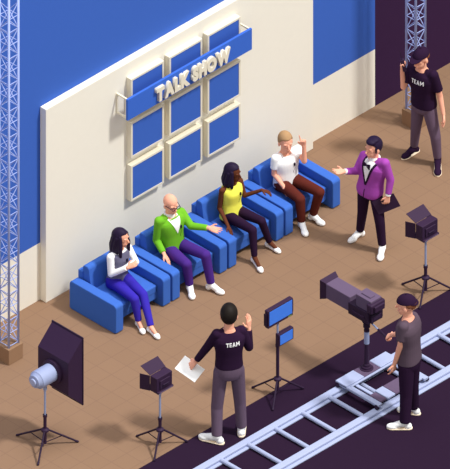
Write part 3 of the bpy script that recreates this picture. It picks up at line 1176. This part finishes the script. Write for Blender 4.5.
# ---------------------------------------------------------------- crew member in a cap
p = Person('person', 'crew', (-.7, .7), (-.62, .78), 1.03, 'standing crew man in black cap and black TEAM T-shirt holding a handheld radio', pitch=.12)
p.body(M_SKIN, M_SKINF, {'R': H(W(.95, .1, .1), W(.1, -1, .2), curls=(1.0, 1.05, 1.05, 1.1), tc=.45),
                         'L': H(W(-.8, .2, 0), W(-.3, .9, 0), curls=(.2, .25, .3, .35))})
ts = p.top('t_shirt', M_BLACKC, -.03, .985, .016, 'short', (.062, .055, .05), sh=.058)
p.lettering(ts, 'TEAM', .082, .78, .035)
p.trousers(M_GREYP, .1, (.092, .066, .05), end=.92)
p.shoes(M_BLACKC, M_SOLE)
p.hair(M_BROWN, 'undercap')
p.cap(M_BLACKC)
hc, hd_, hn, hsd = p.hands['R']
rd = thing('handheld_radio', p.root.location + hc + hn * .026, 'black handheld radio raised beside the capped head of the crew man', 'radio')
up = (Z + hsd * .1 - SR * .25).normalized()
sx_ = (SR - up * SR.dot(up)).normalized()
sy_ = up.cross(sx_)
ra = (sx_, sy_, up)
bod = MB().box((-.022, -.03, -.085), (.022, .03, .085), bev=.007, axes=ra, org=(0, 0, 0)).build('radio_body', M_BLACK, rd)
MB().tube(up * .08 + sy_ * .018, up * .20 + sy_ * .018, .006, .004, n=8).build('antenna', M_BLACKER, rd)
MB().tube(up * .08 - sy_ * .015, up * .10 - sy_ * .015, .009, n=10).build('knob', M_BLACKER, rd)

# ---------------------------------------------------------------- director seen from behind
p = Person('person', 'director', (-.25, -.97), (.02, -1), 1.19, 'man seen from behind in black TEAM sweater, one hand raised and paper in the other', wk=.86)
p.body(M_SKIN, M_SKINF, {'R': H(W(-.75, -.6, 0), W(-.6, .8, 0), curls=(.10, .14, .22, .3), spread=.05),
                         'L': H(W(.1, -.45, -.85), W(.3, -.8, .4), curls=(.2, .22, .25, .3), tc=.25)})
sw = p.top('sweater', M_BLACKC, .10, 1.0, .014, 'long', (.058, .047, .037), cut=.9)
p.lettering(sw, 'TEAM', .078, .79, 0.005, back=True)
p.trousers(M_GREYP, .2, (.080, .064, .056), end=.97)
p.shoes(M_SHOE, M_SOLE)
p.hair(M_HAIRB, 'back')
hc, hd_, hn, hsd = p.hands['L']
pw_ = W(.246, .15, -.104).normalized()
ph_ = W(-.1125, .15, -.102)
ph_ = (ph_ - pw_ * ph_.dot(pw_)).normalized()
pn_ = pw_.cross(ph_).normalized()
pa = thing('paper_sheet', p.root.location + hc + hd_ * .01 + hn * .026, 'white sheet of paper held low by the man seen from behind', 'paper')
m = MB()
cc = pw_ * .0 + ph_ * .055
m.prism([cc + pw_ * i + ph_ * j for i, j in ((-.155, -.108), (.155, -.108), (.155, .108), (-.155, .108))], .002, pn_)
m.build('sheet', M_PAPER, pa)

# ---------------------------------------------------------------- camera operator
p = Person('person', 'operator', (-.92, -.38), (-.97, -.2), 1.11, 'camera operator in backward black cap and grey T-shirt gripping the pan handle', pitch=.08)
p.body(M_SKIN, M_SKINF, {'R': H(W(.15, -.3, -.9), W(.2, -.9, .3), curls=(.9, .95, 1.0, 1.0), tc=.4),
                         'L': H(W(-.6, -.6, 0), W(-.7, .5, 0), curls=(.3, .35, .4, .45))})
ts = p.top('t_shirt', M_GREYT, .0, .985, .016, 'short', (.064, .056, .05), sh=.058)
p.trousers(M_BLACKC, .12, (.095, .072, .062), end=1.0)
p.shoes(M_SHOE, M_SOLE)
p.hair(M_BROWN, 'undercap')
p.cap(M_BLACKC, back=True)

# ---------------------------------------------------------------- seated guests
p = Person('person', 'woman1', (.70, .70), (.92, .42), .97, 'seated woman with long black hair, grey vest over white sleeves, arms crossed', True, pitch=.1, seated=True)
p.body(M_SKIN, M_SKINF, {'R': H(W(.2, -.8, -.2), W(-.3, 0, .9), curls=(.35, .4, .4, .45)),
                         'L': H(W(.5, -.5, .2), W(.1, .2, .9), curls=(.4, .45, .45, .5))})
p.top('blouse', M_WHITE, .1, .97, .006, 'long', (.056, .048, .04), cut=.92, sh=.052)
vs_ = p.top('vest', M_VEST, -.06, .93, .018, None, wk=.93)
p.trousers(M_INDIGO, .1, (.09, .062, .044), end=.97)
p.shoes(M_SHOE, None, False)


def long_hair(p, L, front, n=9):
    def ex(mb):
        k = p.hs
        for i in range(n):
            t = math.radians(-105 + 210 * i / (n - 1))
            l, f = math.sin(t), -math.cos(t)
            q0 = p.ax(f * .088, l * .074, .02)
            q1 = p.ax(f * .092 - .01, l * .082, -.10)
            q2 = p.ax(f * .075 - .018, l * .078, -L)
            mb.rcone(q0, q1, .026 * k, .028 * k, n=12)
            mb.rcone(q1, q2, .028 * k, .018 * k, n=12)
        for l, f, LL in front:
            q0 = p.ax(f * .4, l * .072, .045)
            q1 = p.ax(f * .75, l * .086, -.09)
            q2 = p.ax(f, l * .082, -LL)
            mb.rcone(q0, q1, .022 * k, .028 * k, n=12)
            mb.rcone(q1, q2, .028 * k, .018 * k, n=12)
    return ex


p.hair(M_HAIR, 'long', long_hair(p, .22, ((1, .09, .20), (-1, .06, .21))))
mic(p, vs_, .74, .02, 'tiny dark lapel microphone on the grey vest of the long haired woman')

p = Person('person', 'oldman', (.66, .75), (.60, .80), 1.0, 'seated bald man with glasses in a green cardigan and violet trousers', False, pitch=.12, seated=True)
p.body(M_SKIN, M_SKINF, {'R': H(W(-.4, .2, -.9), W(.5, .6, 0), curls=(.1, .15, .15, .2), spread=.16),
                         'L': H(W(-.1, .6, .75), W(-.1, -.75, .6), curls=(.05, .1, .18, .25), spread=.1)})
cg = p.top('cardigan', M_GREEN, .0, .96, .018, 'long', (.060, .050, .040), cut=.9, sh=.058)
p.strip(cg, 'shirt_front', M_WHITE, .54, .985, lambda t: -.088 * (t - .54) / .43, lambda t: .088 * (t - .54) / .43, .005, cols=11)
p.trousers(M_VIOLET, .12, (.09, .066, .052), end=.95)
p.shoes(M_SHOE)
p.collar(M_WHITE)
gl = MB()
for q in (-1, 1):
    c0 = p.ax(.108, q * .033, .006)
    prev = None
    for i in range(17):
        t = 2 * PI * i / 16
        pt = c0 + (p.hl * math.cos(t) * .026 + p.hu * math.sin(t) * .02) * p.hs
        if prev:
            gl.tube(prev, pt, .0038, n=6)
        prev = pt
    gl.tube(p.ax(.106, q * .058, .01), p.ax(.0, q * .084, .012), .0038, n=6)
gl.tube(p.ax(.11, -.008, .01), p.ax(.11, .008, .01), .0038, n=6)
gl.build('glasses', M_WIRE, p.root)
mic(p, cg, .70, .06, 'tiny dark lapel microphone on the green cardigan')

p = Person('person', 'woman2', (.68, .73), (.90, .42), .96, 'seated woman with dark skin and long black hair in a sleeveless yellow top', True, pitch=.12, seated=True)
p.body(M_SKIND, M_SKINDF, {'R': H(W(-.5, .1, -.7), W(.4, .8, 0), curls=(.15, .2, .2, .25)),
                           'L': H(W(.1, .2, -.95), W(0, .9, .2), curls=(.3, .35, .4, .45))})
yt = p.top('sleeveless_top', M_YELLOW, -.03, .955, .018, None, wk=1.0)
p.trousers(M_BLACKC, .1, (.084, .058, .042), end=.95)
p.shoes(M_SHOE, None, False)
p.hair(M_HAIR, 'long', long_hair(p, .17, ((1, .045, .13), (-1, .05, .16))))
mic(p, yt, .74, .045, 'tiny dark lapel microphone on the yellow top')

p = Person('person', 'tee', (.62, .78), (.38, .92), 1.0, 'seated blond man in a white T-shirt pointing one finger up', False, pitch=.05, seated=True)
p.body(M_SKIN, M_SKINF, {'R': H(W(-.2, -.4, -.8), W(-.5, .4, .6), curls=(.25, .3, .35, .4)),
                         'L': H(W(-.35, .9, 0), W(-.9, -.3, 0), curls=(.03, 1.25, 1.3, 1.3), tc=.5)})
ts = p.top('t_shirt', M_WHITE, -.03, .975, .016, 'short', (.056, .050, .05), sh=.054, frac=.62)
p.trousers(M_MAROON, .1, (.092, .066, .052), end=.95)
p.shoes(M_SHOE)
p.hair(M_BLOND, 'short')
mic(p, ts, .72, .045, 'tiny dark lapel microphone on the white T-shirt')

# ================================================================== light and camera
def sun(name, d, e, ang, col=(1, 1, 1)):
    l = bpy.data.lights.new(name, 'SUN')
    l.energy = e
    l.angle = math.radians(ang)
    l.color = col
    o = bpy.data.objects.new(name, l)
    COL.objects.link(o)
    o.location = V(d) * 8
    o.rotation_euler = V(d).to_track_quat('Z', 'Y').to_euler()
    return o


sun('key_light', (0.48, 0.24, 0.85), 3.0, 6.0, (1.0, 0.985, 0.96))
sun('added_overhead_sun', (0.05, 0.0, 1.0), 1.25, 25.0)  # added sun from above, no real fixture; lightens tops of chairs and floor
sun('fill_light', (0.25, -0.75, 0.60), 0.13, 40.0)  # added soft sun, no real fixture; brightens people and sides facing away from key
wd = bpy.data.worlds.new('studio_world')
SC.world = wd
wd.use_nodes = True
wd.node_tree.nodes['Background'].inputs[0].default_value = (1.0, 0.985, 0.95, 1)
wd.node_tree.nodes['Background'].inputs[1].default_value = 0.61

cam = bpy.data.cameras.new('camera')
cam.type = 'ORTHO'
cam.ortho_scale = 469 / 80.0
cam.clip_end = 100
co = bpy.data.objects.new('camera', cam)
COL.objects.link(co)
vd = V((-1, 1, -1)).normalized()
a_, b_ = (225 - 40) / 56.5685, (234.5 - 299.5) / 32.66
tgt = V(((a_ + b_) / 2, (a_ - b_) / 2, 0))
co.location = tgt - vd * 16
co.rotation_euler = vd.to_track_quat('-Z', 'Y').to_euler()
SC.camera = co
SC.view_settings.view_transform = 'Standard'
SC.view_settings.look = 'None'
SC.view_settings.exposure = 0.0
SC.view_settings.gamma = 1.0
